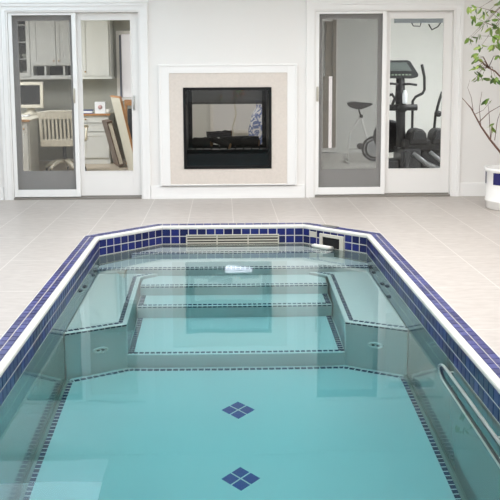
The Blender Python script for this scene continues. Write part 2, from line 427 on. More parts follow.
# ------------------------------------------------------------------ fireplace
fp = thing('fireplace', (.05, YW, 0), 'see-through gas fireplace with beige stone surround and black firebox between the two sliding doors', 'fireplace')
b = MB(); ring(b, -.615, .740, .165, 1.448, .157, .180, .180, .163, YW-.024, YW, 0); b.build('stone_surround', M_stone, fp)
b = MB()
ring(b, -.715, .835, .150, 1.530, .10, .095, .015, .082, YW-.034, YW); ring(b, -.735, .925-.07, .150, 1.548, .022, .022, .0, .02, YW-.045, YW)
b.build('moulding', M_trim, fp, .003)
b = MB()
ring(b, FX0+.002, FX1-.002, FZ0+.002, FZ1-.002, .03, .03, .03, .03, YW-.035, YW+.02)
b.build('front_trim', M_black, fp)
BY = 11.15
b = MB(); t = .02
b.box(FX0+.004, FX0+.03, YW+.02, BY, FZ0+.004, FZ1-.004); b.box(FX1-.03, FX1-.004, YW+.02, BY, FZ0+.004, FZ1-.004)
b.box(FX0+.03, FX1-.03, YW+.02, BY, FZ1-.03, FZ1-.004); b.box(FX0+.03, FX1-.03, YW+.02, BY, FZ0+.004, .53)
b.build('firebox', M_black, fp)
b = MB(); ring(b, FX0+.004, FX1-.004, FZ0+.004, FZ1-.004, .075, .075, .215, .03, BY, BY+.03); b.build('rear_trim', M_black, fp)
b = MB()
b.box(FX0+.035, FX1-.035, YW-.010, YW+.02, .380, .520)
for k in range(3): b.box(FX0+.035, FX1-.035, YW-.014, YW-.010, .392+k*.016, .398+k*.016)
b.box(FX0+.035, FX1-.035, YW-.02, YW+.02, .525, .568); b.build('louvre', mat('gloss_black', (8, 8, 9), .02), fp)
b = MB(); b.box(FX0+.03, FX1-.03, YW+.008, YW+.012, .568, FZ1-.03); b.build('front_pane', M_fpane, fp)
b = MB(); b.box(FX0+.079, FX1-.079, BY+.008, BY+.012, 1.065, FZ1-.034); b.build('smoked_pane', M_smoke, fp)
b = MB()
for k in range(9): b.tube([(-.33+k*.095, 10.65, .53), (-.33+k*.095, 10.65, .575), (-.33+k*.095, 10.95, .575)], .007, 6)
b.tube([(-.36, 10.65, .575), (.46, 10.65, .575)], .008, 6); b.build('grate', M_black, fp)
def log(p0, p1, r, label, seed):
    rr = random.Random(seed); p0 = Vector(p0); p1 = Vector(p1); n = 9
    pts = [p0.lerp(p1, i/(n-1)) + Vector((rr.uniform(-1, 1), rr.uniform(-1, 1), rr.uniform(-1, 1)))*.006 for i in range(n)]
    mb = MB(); mb.tube(pts, [r*rr.uniform(.88, 1.1) for _ in pts], 12)
    for i in (-1, -2): mb.m[i] = 1
    return tag(mb.build('log', [M_log, M_logend]), label, 'log', 'logs on the fireplace grate')
log((-.35, 10.74, .632), (-.13, 10.70, .640), .058, 'charred fireplace log lying at the left end of the grate', 1)
log((-.04, 10.86, .640), (.43, 10.82, .636), .060, 'longest charred log lying along the right side of the grate', 2)
log((-.15, 10.64, .690), (.08, 10.58, .590), .034, 'thin log with a pale cut end leaning diagonally off the middle of the grate', 3)
log((.20, 10.68, .635), (.42, 10.66, .625), .045, 'short charred log at the front right of the grate', 4)
log((-.20, 10.80, .712), (.10, 10.79, .735), .036, 'slim charred log lying across the top of the log stack', 5)

# ------------------------------------------------------------------ rooms beyond the wall
YO = 15.02
def room(x0, x1, y1, suffix, mw, mf, mc=M_ceil):
    f = MB(); f.box(x0, x1, YW+WT, y1, -.1, -.002); struct('floor_'+suffix, f, mf)
    f = MB(); f.box(x0, x1, y1, y1+.1, 0, 2.62); struct('wall_'+suffix+'_back', f, mw)
    f = MB(); f.box(x0-.05, x0, YW+WT, y1, 0, 2.62); struct('wall_'+suffix+'_left', f, mw)
    f = MB(); f.box(x1, x1+.05, YW+WT, y1, 0, 2.62); struct('wall_'+suffix+'_right', f, mw)
    f = MB(); f.box(x0, x1, YW+WT, y1, 2.6, 2.7); struct('ceiling_'+suffix, f, mc)
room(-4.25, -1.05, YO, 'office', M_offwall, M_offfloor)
room(-.93, .93, 15.5, 'living', M_gymwall, M_offfloor)
room(1.05, 4.4, 16.0, 'gym', M_gymwall, mat('gym_floor', (196, 194, 188), .5, noise=.04, scale=6))

def rect_panel(mb, x0, x1, y, z0, z1, w=.05, dep=.012):
    ring(mb, x0, x1, z0, z1, w, w, w, w, y-dep, y)
def knob(parent, x, y, z):
    k = MB(); k.lathe([(.004, 0), (.005, -.012), (.013, -.018), (.012, -.026), (.0, -.028)], (x, y, z), 12, axis='y'); return k.build('knob', M_brass, parent)
# upper cabinet, glass-fronted
uc = thing('wall_cabinet', (-3.24, 14.65, 1.38), 'wall cabinet with a glass-fronted door and shelves in the office, above the monitor', 'cabinet')
b = MB(); b.box(-3.42, -3.40, 14.67, YO, 1.38, 2.35); b.box(-3.09, -3.07, 14.67, YO, 1.38, 2.35); bx('back_panel', M_cdark, uc, -3.40, -3.09, YO-.02, YO, 1.38, 2.35)
b.box(-3.40, -3.09, 14.67, YO-.02, 1.38, 1.40); b.box(-3.40, -3.09, 14.67, YO-.02, 2.33, 2.35); b.build('body', M_cab, uc)
for z in (1.66, 1.93, 2.20): bx('shelf', M_cab, uc, -3.40, -3.09, 14.70, YO-.02, z, z+.018)
b = MB(); ring(b, -3.415, -3.08, 1.39, 2.34, .05, .055, .06, .05, 14.648, 14.67); dr = b.build('cabinet_door', M_cab, uc)
b = MB(); b.box(-3.365, -3.135, 14.657, 14.66, 1.45, 2.29); b.build('pane', M_pane, dr)
M_dish = mat('glazed_dish', (170, 172, 160), .3)
for i, (x, z, r, lab) in enumerate([(-3.31, 1.40, .045, 'small round bowl on the bottom shelf of the glass cabinet, left'), (-3.19, 1.40, .05, 'round bowl on the bottom shelf of the glass cabinet, right'),
                                (-3.30, 1.678, .04, 'small bowl on the second shelf of the glass cabinet, left'), (-3.18, 1.678, .05, 'wide bowl on the second shelf of the glass cabinet, right')]):
    m = MB(); m.lathe([(r*.5, 0), (r*.9, .02), (r, .05), (r*1.05, .075), (r*.98, .075), (r*.8, .03), (0.0, .012)], (x, 14.80, z), 16); tag(m.build('bowl', M_dish), lab, 'bowl', 'bowls in the glass cabinet')
uc = thing('wall_cabinet', (-2.78, 14.65, 1.38), 'painted wall cabinet with two panelled doors over pigeonholes in the office', 'cabinet')
b = MB(); b.box(-3.068, -2.40, 14.67, YO, 1.555, 2.35); b.box(-3.068, -2.40, 14.67, YO, 1.38, 1.405); bx('back_panel', M_cdark, uc, -3.038, -2.42, YO-.05, YO, 1.405, 1.555)
for x in (-3.068, -2.86, -2.56, -2.42): b.box(x, x+.03, 14.67, YO-.05, 1.405, 1.555)
b.build('body', M_cab, uc)
for x0, x1, kx in ((-3.03, -2.665, -2.70), (-2.655, -2.41, -2.62)):
    b = MB(); b.box(x0, x1, 14.65, 14.67, 1.57, 2.34); rect_panel(b, x0, x1, 14.65, 1.57, 2.34, .055); dd = b.build('cabinet_door', M_cab, uc); knob(dd, kx, 14.638, 1.635)
b = MB(); b.box(-3.42, -2.40, 14.63, 14.67, 1.345, 1.38); tag(b.build('light_rail', M_cab), 'long painted rail running under the office wall cabinets', 'rail')
uc = thing('wall_cabinet', (-2.05, 14.65, 1.38), 'tall painted wall cabinet seen through the right glass leaf of the office door', 'cabinet')
b = MB(); b.box(-2.40, -1.79, 14.67, YO, 1.38, 2.35); b.box(-2.41, -1.775, 14.645, YO, 1.345, 1.38); b.build('body', M_cab, uc)
b = MB(); b.box(-2.25, -1.82, 14.65, 14.67, 1.40, 2.34); rect_panel(b, -2.25, -1.82, 14.65, 1.40, 2.34, .06); dd = b.build('cabinet_door', M_cab, uc); knob(dd, -2.20, 14.638, 1.46)
# worktops and base cabinets
b = MB(); b.prism([(-3.42, 12.78), (-2.72, 12.78), (-2.72, 14.0), (-2.45, 14.38), (-1.80, 14.38), (-1.80, YO), (-3.42, YO)], .775, .80, 0)
wt = b.build('worktop', M_cream, None, .002); tag(wt, 'cream office worktop with oak edge, turning the corner under the wall cabinets', 'worktop')
bx('wood_edge', M_wood, wt, -2.45, -1.79, 14.365, 14.38, .772, .803); bx('wood_edge', M_wood, wt, -3.42, -2.72, 12.765, 12.78, .772, .803)
bc = thing('base_cabinet', (-3.05, 12.9, 0), 'painted base cabinet at the left end of the office worktop, nearest the door', 'cabinet')
b = MB(); b.box(-3.40, -2.74, 12.82, 13.4, .0, .772); b.build('body', M_cab, bc)
b = MB(); b.box(-3.36, -2.76, 12.80, 12.82, .08, .75); rect_panel(b, -3.36, -2.76, 12.80, .08, .75, .06, .008); dd = b.build('cabinet_door', M_cab, bc); knob(dd, -2.81, 12.79, .67)
bc = thing('base_cabinet', (-2.05, 14.4, 0), 'painted base cabinet with drawers under the right end of the office worktop', 'cabinet')
b = MB(); b.box(-2.26, -1.81, 14.42, YO, .0, .772); b.build('body', M_cab, bc)
for z0, z1 in ((.66, .765), (.52, .645)):
    b = MB(); b.box(-2.245, -1.825, 14.40, 14.42, z0, z1); rect_panel(b, -2.245, -1.825, 14.40, z0, z1, .02, .006); dd = b.build('drawer', M_cab, bc); knob(dd, -2.18, 14.394, (z0+z1)/2)
b = MB(); b.box(-2.245, -1.825, 14.40, 14.42, .10, .505); rect_panel(b, -2.245, -1.825, 14.40, .10, .505, .06, .008); dd = b.build('cabinet_door', M_cab, bc); knob(dd, -2.18, 14.39, .44)
# monitor
mo = thing('monitor', (-3.0, 14.2, .80), 'boxy beige computer monitor with a dark screen on the office worktop', 'monitor')
Mz = Matrix.Translation((-3.0, 14.12, 1.11)) @ Matrix.Rotation(math.radians(-4), 4, 'X')
b = MB()
for (x0, x1, z0, z1) in ((-.22, -.17, -.20, .20), (.17, .22, -.20, .20), (-.17, .17, -.20, -.15), (-.17, .17, .15, .20)): b.box(x0, x1, -.03, .03, z0, z1, 0, Mz)
b.box(-.17, .17, .0, .03, -.15, .15, 0, Mz); b.box(-.17, .17, .03, .28, -.15, .16, 0, Mz); b.build('housing', M_cream, mo, .006)
b = MB(); b.box(-.168, .168, -.018, -.001, -.148, .148, 0, Mz); b.build('monitor_screen', M_crt, mo)
b = MB(); b.lathe([(.13, 0), (.13, .02), (.07, .05), (.06, .11)], (-3.0, 14.2, .802), 24); b.build('stand', M_cream, mo)
b = MB(); b.box(-3.30, -2.92, 13.62, 13.80, .802, .825); k = tag(b.build('keyboard', M_paper, None, .004), 'pale keyboard on the worktop in front of the monitor', 'keyboard')
kk = MB()
for i in range(14):
    for j in range(4): kk.box(-3.285+i*.0255, -3.265+i*.0255, 13.635+j*.04, 13.665+j*.04, .825, .831)
kk.build('keys', M_cream, k)
# items on the right end of the worktop
b = MB(); b.box(-2.04, -1.87, 14.45, 14.56, .80, .985); bxo = tag(b.build('box', M_paper, None, .004), 'small white box with a printed picture on the office worktop', 'box')
b = MB(); b.lathe([(.0, 0), (.035, 0), (.035, .002), (0, .002)], (-1.955, 14.447, .90), 20, axis='y'); b.build('printed_picture', mat('print_rose', (196, 160, 160), .6), bxo)
b = MB(); b.box(-2.24, -2.08, 14.42, 14.62, .80, .812); b.box(-2.238, -2.082, 14.423, 14.618, .812, .845, 1); b.box(-2.24, -2.08, 14.42, 14.62, .845, .857); tag(b.build('book', [mat('book_blue', (52, 76, 130), .5), M_paper]), 'blue book lying flat on the office worktop', 'book')
b = MB(); b.lathe([(.03, 0), (.045, .03), (.04, .07), (.036, .07), (.034, .02), (0, .01)], (-1.84, 14.5, .80), 16); tag(b.build('cup', M_pot), 'small white cup at the right end of the office worktop', 'cup')
# swivel chair
ch = thing('swivel_chair', (-2.33, 13.25, 0), 'cream wooden swivel chair with slatted back at the office worktop', 'chair')
b = MB(); b.box(-2.60, -2.06, 13.02, 13.52, .43, .475); b.build('seat', M_cream, ch, .012)
b = MB()
ML = Matrix.Translation((-2.33, 13.02, .50)) @ Matrix.Rotation(math.radians(9), 4, 'X')
b.extrude_y([(-.30, .30), (.30, .30), (.33, .40), (.16, .425), (-.16, .425), (-.33, .40)], -.015, .015)
b.box(-.27, .27, -.015, .015, -.10, -.0)
for k in range(9): b.box(-.235+k*.055, -.205+k*.055, -.010, .010, .0, .30)
b.box(-.30, -.26, -.016, .016, -.10, .31); b.box(.26, .30, -.016, .016, -.10, .31)
b.v = [tuple(ML @ Vector(p)) for p in b.v]; b.build('backrest', M_cream, ch, .004)
for s in (-1, 1):
    b = MB(); x = -2.33+s*.31
    b.tube([(x-s*.02, 13.03, .69), (x, 13.20, .68), (x, 13.42, .675), (x, 13.47, .655)], .020, 8); b.tube([(x, 13.42, .67), (x-s*.02, 13.42, .45)], .014, 8); b.build('arm', M_cream, ch)
b = MB(); b.tube([(-2.33, 13.25, .14), (-2.33, 13.25, .43)], .028, 12); b.build('post', M_gun, ch)
for k in range(5):
    a = math.radians(20+72*k); dx, dy = math.cos(a), math.sin(a); b = MB(); cx_, cy_ = -2.33, 13.25
    b.tube([(cx_, cy_, .17), (cx_+dx*.12, cy_+dy*.12, .165), (cx_+dx*.24, cy_+dy*.24, .12), (cx_+dx*.30, cy_+dy*.30, .075)], [.035, .03, .026, .022], 8)
    lg = b.build('leg', M_cream, ch)
    b = MB(); b.lathe([(.0, -.012), (.025, -.012), (.028, 0), (.025, .012), (0, .012)], (cx_+dx*.30, cy_+dy*.30, .028), 12, axis='x'); b.tube([(cx_+dx*.30, cy_+dy*.30, .028), (cx_+dx*.30, cy_+dy*.30, .08)], .006, 6); b.build('castor', M_rub, lg)
# leaning frames
Mf = Matrix.Translation((-1.27, 13.0, 0.0)) @ Matrix.Rotation(math.radians(19), 4, 'Z') @ Matrix.Rotation(math.radians(-12.5), 4, 'Y')
b = MB(); b.box(-.022, .0, -.25, .35, .02, 1.13, 0, Mf); fb = b.build('leaning_panel', M_cabin); tag(fb, 'tall white panel with oak edge leaning in the office', 'panel')
b = MB(); b.box(-.026, .004, -.27, -.25, .01, 1.15, 0, Mf); b.box(-.026, .004, -.25, .35, 1.13, 1.15, 0, Mf); b.build('wood_edge', M_wood, fb)
Mf = Matrix.Translation((-1.60, 14.0, 0.0)) @ Matrix.Rotation(math.radians(17), 4, 'Z') @ Matrix.Rotation(math.radians(-14.5), 4, 'Y')
b = MB(); ring(b, -.05, .03, .03, .74, .012, .012, .03, .03, -.20, .26); b.v = [tuple(Mf @ Vector(p)) for p in b.v]
fb = b.build('picture_frame', mat('dark_wood', (92, 72, 58), .4)); tag(fb, 'small dark framed picture leaning against the white panel in the office', 'picture')
b = MB(); b.box(-.038, .018, -.195, .255, .06, .71, 0, Mf); b.build('picture', mat('print_cream', (205, 198, 182), .6, noise=.15, scale=18), fb)
# dark office chair behind the frames
dc = thing('side_chair', (-1.31, 14.5, 0), 'wooden side chair with dark grey back pad behind the leaning panel in the office', 'chair')
b = MB(); b.box(-1.50, -1.10, 14.3, 14.34, .40, .88); b.build('back_pad', mat('charcoal_fabric', (52, 54, 58), .8), dc)
b = MB(); b.box(-1.55, -1.07, 14.29, 14.35, .93, 1.02); b.box(-1.55, -1.51, 14.3, 14.35, .0, .95); b.box(-1.11, -1.07, 14.3, 14.35, .0, .95); b.box(-1.55, -1.51, 14.74, 14.78, 0, .40); b.box(-1.11, -1.07, 14.74, 14.78, 0, .40)
b.build('frame', M_wood, dc, .004)
b = MB(); b.box(-1.55, -1.07, 14.35, 14.78, .40, .45); b.build('seat', mat('charcoal_fabric', (52, 54, 58), .8), dc, .01)
# lit window at the right end of the office
b = MB(); ring(b, -1.74, -1.16, .98, 2.12, .06, .04, .05, .05, YO-.03, YO); ring(b, -1.68, -1.20, 1.03, 2.07, .012, .01, .01, .01, YO-.02, YO); wn = struct('window_5', b, M_trim)
b = MB(); b.box(-1.655, -1.21, YO-.008, YO-.004, 1.045, 2.06); b.build('pane', mat('daylit_pane', (214, 212, 214), .5, emit=.9), wn)
b = MB(); b.box(-1.69, -1.662, YO-.035, YO-.03, 1.03, 2.05); b.build('blind_edge', mat('slate_blind', (96, 100, 118), .6), wn)

# living room beyond the fireplace: window, vase, orchid
b = MB(); ring(b, -.22, .62, .40, 2.35, .06, .06, .06, .06, 15.42, 15.5); b.box(.19, .22, 15.44, 15.5, .46, 2.29); b.box(-.16, .56, 15.44, 15.5, 1.30, 1.33); wn = struct('window_6', b, M_trim)
b = MB(); b.box(-.16, .56, 15.47, 15.48, .46, 2.29); b.build('pane', mat('daylit_pane_b', (176, 174, 172), .5, emit=.9), wn)
va = thing('vase', (.56, 13.3, 0), 'tall blue and white patterned vase behind the fireplace, seen at the right of the opening', 'vase')
def mat_vase():
    m = mat('vase_blue_white', (232, 234, 240), .2); nt = m.node_tree; N = nt.nodes; L = nt.links
    tc = N.new('ShaderNodeTexCoord'); n = N.new('ShaderNodeTexNoise'); n.inputs['Scale'].default_value = 9; n.inputs['Detail'].default_value = 3; n.inputs['Distortion'].default_value = 2
    cr = N.new('ShaderNodeValToRGB'); cr.color_ramp.elements[0].position = .45; cr.color_ramp.elements[0].color = (*lin((232, 234, 240)), 1)
    cr.color_ramp.elements[1].position = .55; cr.color_ramp.elements[1].color = (*lin((118, 134, 182)), 1)
    L.new(tc.outputs['Object'], n.inputs['Vector']); L.new(n.outputs['Fac'], cr.inputs[0]); L.new(cr.outputs[0], N['Principled BSDF'].inputs['Base Color']); return m
b = MB(); b.lathe([(.12, 0), (.17, .08), (.20, .35), (.21, .60), (.16, .82), (.10, .92), (.09, .98), (.12, 1.03), (.10, 1.03), (.07, .95), (.0, .9)], (.58, 13.3, 0), 36); b.build('body', mat_vase(), va)
og = thing('orchid', (.16, 13.0, 0), 'orange-flowered orchid on a curved stem behind the fireplace glass', 'plant')
b = MB(); b.lathe([(.09, 0), (.11, .22), (.10, .22), (.0, .2)], (.16, 13.0, 0), 20); b.build('pot', M_pot, og)
b = MB(); b.tube([(.16, 13, .2), (.17, 13, .45), (.13, 13, .65), (.19, 13, .85), (.16, 13, 1.0), (.18, 13, 1.10)], .008, 8); b.tube([(.16, 13, 1.0), (.0, 13, 1.02), (-.07, 13, 1.10)], .005, 6); b.build('stem', M_cream, og)
rr = random.Random(3)
for grp in (((.20, 1.12, 26, .07), (.25, 1.17, 18, .06)), ((-.05, 1.09, 12, .035),)):
    fl = MB()
    for cx_, cz, n_, r_ in grp:
        for k in range(n_):
            p = Vector((cx_+rr.uniform(-r_, r_), 13+rr.uniform(-r_, r_), cz+rr.uniform(-r_, r_))); a = Vector((rr.uniform(-1, 1), rr.uniform(-1, 1), rr.uniform(-1, 1))).normalized()*.03; c_ = a.orthogonal().normalized()*.018
            fl.quad(p-a, p+c_, p+a, p-c_, rr.choice((0, 0, 1)))
    fl.build('flowers', [mat('petal_orange', (244, 126, 50), .5), mat('leaf_bright', (120, 200, 60), .5)], og, fixn=False)

# ------------------------------------------------------------------ gym
# tall lit slot of a glazed door at the far left of the gym
b = MB(); ring(b, 1.62, 2.02, .02, 2.36, .14, .09, .06, .06, 15.95, 16.0); wn = struct('window_7', b, M_trim)
b = MB(); b.box(1.865, 1.925, 15.975, 15.985, .09, 1.35); b.build('pane', mat('daylit_pane_c', (246, 240, 240), .5, emit=2.2), wn)
b = MB(); b.box(1.925, 1.985, 15.90, 15.95, .10, 2.33); b.box(1.80, 1.925, 15.95, 15.99, 1.35, 2.30); b.box(1.765, 1.865, 15.95, 15.99, .09, 1.35); b.build('curtain_edge', mat('tan_curtain', (150, 140, 126), .8), wn)
bk = thing('exercise_bike', (2.25, 14.3, 0), 'white exercise bike with black saddle behind the insect screen of the right door', 'exercise bike')
b = MB()
b.tube([(2.19, 14.3, .76), (2.12, 14.3, .64), (2.02, 14.3, .48), (1.99, 14.3, .25), (1.98, 14.3, .045)], .017, 10)
b.tube([(2.19, 14.3, .74), (2.23, 14.3, .55), (2.28, 14.3, .40), (2.40, 14.3, .22)], .017, 10)
b.tube([(2.0, 14.3, .22), (2.18, 14.3, .23), (2.40, 14.3, .22)], .016, 10)
b.tube([(1.98, 14.08, .02), (1.98, 14.3, .03), (1.98, 14.52, .02)], .02, 10); b.tube([(2.62, 14.08, .02), (2.62, 14.3, .03), (2.62, 14.52, .02)], .02, 10)
b.tube([(2.40, 14.3, .22), (2.55, 14.3, .10), (2.62, 14.3, .03)], .017, 10); b.tube([(2.40, 14.3, .22), (2.52, 14.3, .55), (2.56, 14.3, .95)], .017, 10)
b.build('frame', M_white, bk)
b = MB(); b.tube([(2.19, 14.3, .74), (2.16, 14.3, .80), (2.14, 14.3, .90)], .013, 10); b.lathe([(0, -.02), (.028, -.02), (.028, .02), (0, .02)], (2.185, 14.27, .74), 14, axis='y'); b.build('seat_post', M_rub, bk)
b = MB(); b.extrude_y([(1.97, .955), (2.06, .97), (2.20, .955), (2.35, .945), (2.36, .92), (2.28, .885), (2.18, .85), (2.10, .85), (2.02, .875), (1.97, .92)], 14.21, 14.39)
sd = b.build('saddle', M_rub, bk, .03)
b = MB(); b.lathe([(.0, -.03), (.13, -.03), (.135, -.03), (.19, -.03), (.20, -.02), (.20, .02), (.19, .03), (0, .03)], (2.40, 14.3, .22), 40, axis='y', smooth=False); b.build('flywheel', M_rub, bk)
b = MB(); b.lathe([(.0, -.045), (.11, -.045), (.13, -.035), (.13, .035), (.0, .045)], (2.40, 14.3, .22), 32, axis='y'); b.lathe([(.155, -.034), (.17, -.034), (.17, .034), (.155, .034), (.155, -.034)], (2.40, 14.3, .22), 40, axis='y'); b.build('wheel_disc', M_silver, bk)
b = MB(); b.tube([(2.18, 14.26, .24), (2.16, 14.24, .26)], .012, 8); b.lathe([(0, -.05), (.045, -.05), (.05, 0), (.045, .05), (0, .05)], (2.16, 14.2, .27), 12, axis='y'); b.build('pedal', M_rub, bk)
b = MB(); b.tube([(2.50, 14.05, 1.0), (2.56, 14.1, .96), (2.56, 14.5, .96), (2.50, 14.55, 1.0)], .014, 8); b.build('handlebar', M_rub, bk)

el = thing('elliptical_trainer', (2.7, 13.0, 0), 'black elliptical trainer with console and moving arms behind the glass of the right door', 'elliptical trainer')
b = MB(); b.extrude_y([(2.30, 1.60), (2.64, 1.60), (2.68, 1.585), (2.80, 1.40), (2.79, 1.36), (2.70, 1.34), (2.30, 1.345)], 12.96, 13.05); cn = b.build('console', M_gun, el, .012)
b = MB(); b.extrude_y([(2.33, 1.57), (2.62, 1.57), (2.70, 1.45), (2.33, 1.45)], 12.95, 12.96); b.build('display', mat('display_grey', (96, 106, 104), .3), cn)
b = MB()
for k in range(7): b.box(2.36+k*.05, 2.39+k*.05, 12.95, 12.96, 1.385, 1.405)
b.build('buttons', mat('button_green', (128, 146, 128), .4), cn)
b = MB(); b.tube([(2.55, 13.02, 1.36), (2.55, 13.0, 1.1), (2.56, 12.98, .6), (2.58, 12.96, .1)], [.06, .075, .065, .08], 14); b.build('upright', M_rub, el)
b = MB(); b.tube([(2.33, 12.93, 1.27), (2.42, 12.92, 1.27), (2.52, 12.98, 1.26), (2.66, 12.92, 1.265), (2.77, 12.93, 1.25)], .017, 10); b.build('fixed_handlebar', M_rub, el)
b = MB(); b.tube([(2.30, 12.93, .93), (2.78, 12.93, .93)], .045, 12); b.lathe([(.0, -.05), (.07, -.05), (.07, .05), (.0, .05)], (2.56, 12.90, .93), 18, axis='y'); b.build('crossbar', M_rub, el)
b = MB(); b.lathe([(.032, 0), (.036, .02), (.036, .13), (.02, .17), (.02, .19), (0, .19)], (2.585, 12.86, .99), 16); b.build('water_bottle', mat('bottle_plastic', (214, 220, 226), .2), el)
b = MB(); b.tube([(2.84, 12.95, 1.54), (2.86, 12.95, 1.45), (2.88, 12.95, 1.36), (2.885, 12.95, 1.18), (2.86, 12.95, 1.13), (2.76, 12.95, 1.08), (2.72, 12.95, 1.02), (2.72, 12.95, .60), (2.74, 12.93, .42)], [.022, .022, .02, .02, .02, .02, .02, .018, .018], 10); b.build('moving_arm', M_rub, el)
b = MB(); b.tube([(3.14, 12.95, 1.15), (3.09, 12.95, .98), (3.05, 12.95, .80), (3.03, 12.93, .55), (3.02, 12.93, .42)], .02, 10); b.lathe([(0, -.05), (.045, -.05), (.045, .05), (0, .05)], (3.08, 12.92, .84), 14, axis='y'); b.build('moving_arm', M_rub, el)
b = MB(); b.tube([(2.36, 12.94, 1.10), (2.42, 12.94, 1.12), (2.46, 12.94, 1.06), (2.42, 12.94, .95)], .022, 8); b.build('moving_arm', M_rub, el)
def pedal(x):
    b = MB(); b.extrude_y([(x-.13, .42), (x-.11, .58), (x-.06, .635), (x+.06, .64), (x+.11, .58), (x+.14, .42)], 12.62, 12.98); b.build('footplate', M_rub, el, .03)
    b = MB(); b.extrude_y([(x-.08, .50), (x-.06, .60), (x+.06, .60), (x+.09, .50)], 12.60, 12.62); b.build('tread_pad', M_gun, el)
pedal(2.745); pedal(3.06)
b = MB(); b.box(2.56, 3.25, 12.66, 13.1, .32, .48); b.build('drive_housing', M_rub, el, .03)
b = MB(); b.box(2.54, 2.62, 12.55, 13.2, .02, .34); b.box(2.50, 2.78, 12.6, 13.2, .0, .36); b.build('base', M_gun, el, .02)
bx('lower_cover', M_gun, el, 2.80, 3.32, 12.72, 13.15, .0, .33, .03)
bx('lower_cover', M_gun, el, 2.30, 2.50, 12.72, 13.05, .0, .20, .03)
b = MB(); b.tube([(2.66, 12.6, .30), (2.85, 12.58, .16), (3.10, 12.58, .05)], .035, 10); b.tube([(2.90, 12.58, .32), (3.15, 12.58, .12), (3.3, 12.6, .05)], .03, 10); b.tube([(2.35, 12.9, .04), (3.35, 12.9, .04)], .04, 10); b.build('rail', mat('grey_rail', (112, 114, 116), .35, .3), el)
b = MB(); b.lathe([(.20, -.02), (.24, -.02), (.24, .02), (.20, .02), (.20, -.02)], (2.44, 13.2, .5), 32, axis='y')
for k in range(6):
    a = PI/3*k; b.tube([(2.44, 13.2, .5), (2.44+.21*math.cos(a), 13.2, .5+.21*math.sin(a))], .006, 6)
b.build('wheel', M_gun, el)
# raised blind at the head of the glass leaf
b = MB(); b.box(2.02, 2.585, 10.70, 10.76, 2.015, 2.10); bl = b.build('raised_blind', M_blind, d2, .004)
b = MB(); b.tube([(2.22, 10.72, 2.015), (2.24, 10.72, 1.98), (2.32, 10.72, 1.975), (2.33, 10.72, 2.015)], .006, 6); b.build('bracket', M_gun, bl)
b = MB(); b.tube([(2.42, 10.72, 2.0), (2.46, 10.72, 1.935), (2.53, 10.72, 1.97), (2.56, 10.72, 2.015)], .008, 6); b.build('bracket', M_gun, bl)

# ------------------------------------------------------------------ potted tree
pt = thing('potted_tree', (3.06, 9.5, 0), 'tall thin-leaved fig tree in a white ceramic pot right of the right door', 'potted tree')
b = MB(); b.lathe([(.235, 0), (.25, .01), (.255, .08), (.262, .085), (.262, .10), (.256, .105), (.262, .40), (.275, .41), (.275, .44), (.25, .44), (.245, .36), (.0, .36)], (3.06, 9.5, 0), 48); po = b.build('pot', M_pot, pt)
for k in range(5):
    b = MB(); a0 = math.radians(-150+k*72); n = 6; r = .2625
    for i in range(n):
        a, c_ = a0+math.radians(44)*i/n, a0+math.radians(44)*(i+1)/n
        b.quad(*[(3.06+r*math.cos(q), 9.5+r*math.sin(q), z) for q, z in ((a, .27), (c_, .27), (c_, .395), (a, .395))], 0, True)
    b.build('glaze_motif', M_navy, po)
b = MB(); b.lathe([(.0, .37), (.12, .375), (.244, .365)], (3.06, 9.5, 0), 24); b.build('soil', M_soil, pt)
T = MB()
def T2(px, py, y=9.5): return (2.94+(px-500)*.01085, y, .6+(152-py)*.01068)
T.tube([(3.05, 9.5, .36), (3.07, 9.5, .8), (3.05, 9.52, 1.2), (3.10, 9.5, 1.7), (3.16, 9.5, 2.3)], [.028, .024, .02, .015, .008], 8)
T.tube([(3.05, 9.5, .40), T2(500, 152), T2(490, 140), T2(480, 126), T2(470, 108), T2(461, 98)], [.016, .012, .011, .009, .006, .003], 7)
T.tube([(3.06, 9.5, 1.2), T2(500, 80), T2(492, 72), T2(484, 68), T2(479, 63), T2(474, 60)], [.012, .009, .008, .006, .004, .002], 7)
T.tube([T2(478, 122), T2(488, 112), T2(500, 105)], [.005, .004, .003], 5)
T.tube([T2(480, 126), T2(478, 108), T2(480, 92)], [.004, .003, .002], 5)
T.tube([T2(472, 111), T2(470, 98), T2(466, 88), T2(468, 80)], [.004, .003, .002, .001], 5)
T.tube([T2(494, 140), T2(496, 120), T2(500, 108)], [.004, .003, .002], 5)
T.tube([T2(474, 114), T2(482, 110), T2(490, 100)], [.003, .002, .0015], 5)
heads = [(464, 9), (470, 12), (476, 17), (485, 12), (494, 7), (492, 18), (477, 25), (469, 20), (487, 24), (497, 24), (469, 39), (467, 41), (480, 37), (479, 47), (488, 32), (493, 30), (497, 38),
         (495, 47), (488, 45), (471, 57), (475, 59), (468, 68), (471, 72), (475, 74), (477, 80), (483, 66), (485, 79), (487, 77), (469, 79), (498, 12), (500, 30), (488, 57), (494, 125), (488, 100), (486, 38)]
trunkpts = [(3.12, 9.5, 1.9), (3.16, 9.5, 2.3), (3.10, 9.5, 1.7)]
F = MB()
def leaf(p, dirv, ln, wd, mi):
    dirv = dirv.normalized(); sd = dirv.cross(Vector((R_.uniform(-1, 1), R_.uniform(-1, 1), .4))).normalized(); nn = dirv.cross(sd)
    ts = (0, .25, .55, .8, 1); ws = (.0, .8, 1, .6, 0); n0 = len(F.v)
    for t, w_ in zip(ts, ws):
        c0 = p+dirv*ln*t - nn*(.12*ln*t*t)
        F.v.append(tuple(c0)); F.v.append(tuple(c0+sd*wd*w_*.5+nn*wd*.12*w_)); F.v.append(tuple(c0-sd*wd*w_*.5+nn*wd*.12*w_))
    for i in range(4):
        a = n0+i*3; F.face((a, a+3, a+4, a+1), mi, True); F.face((a, a+2, a+5, a+3), mi, True)
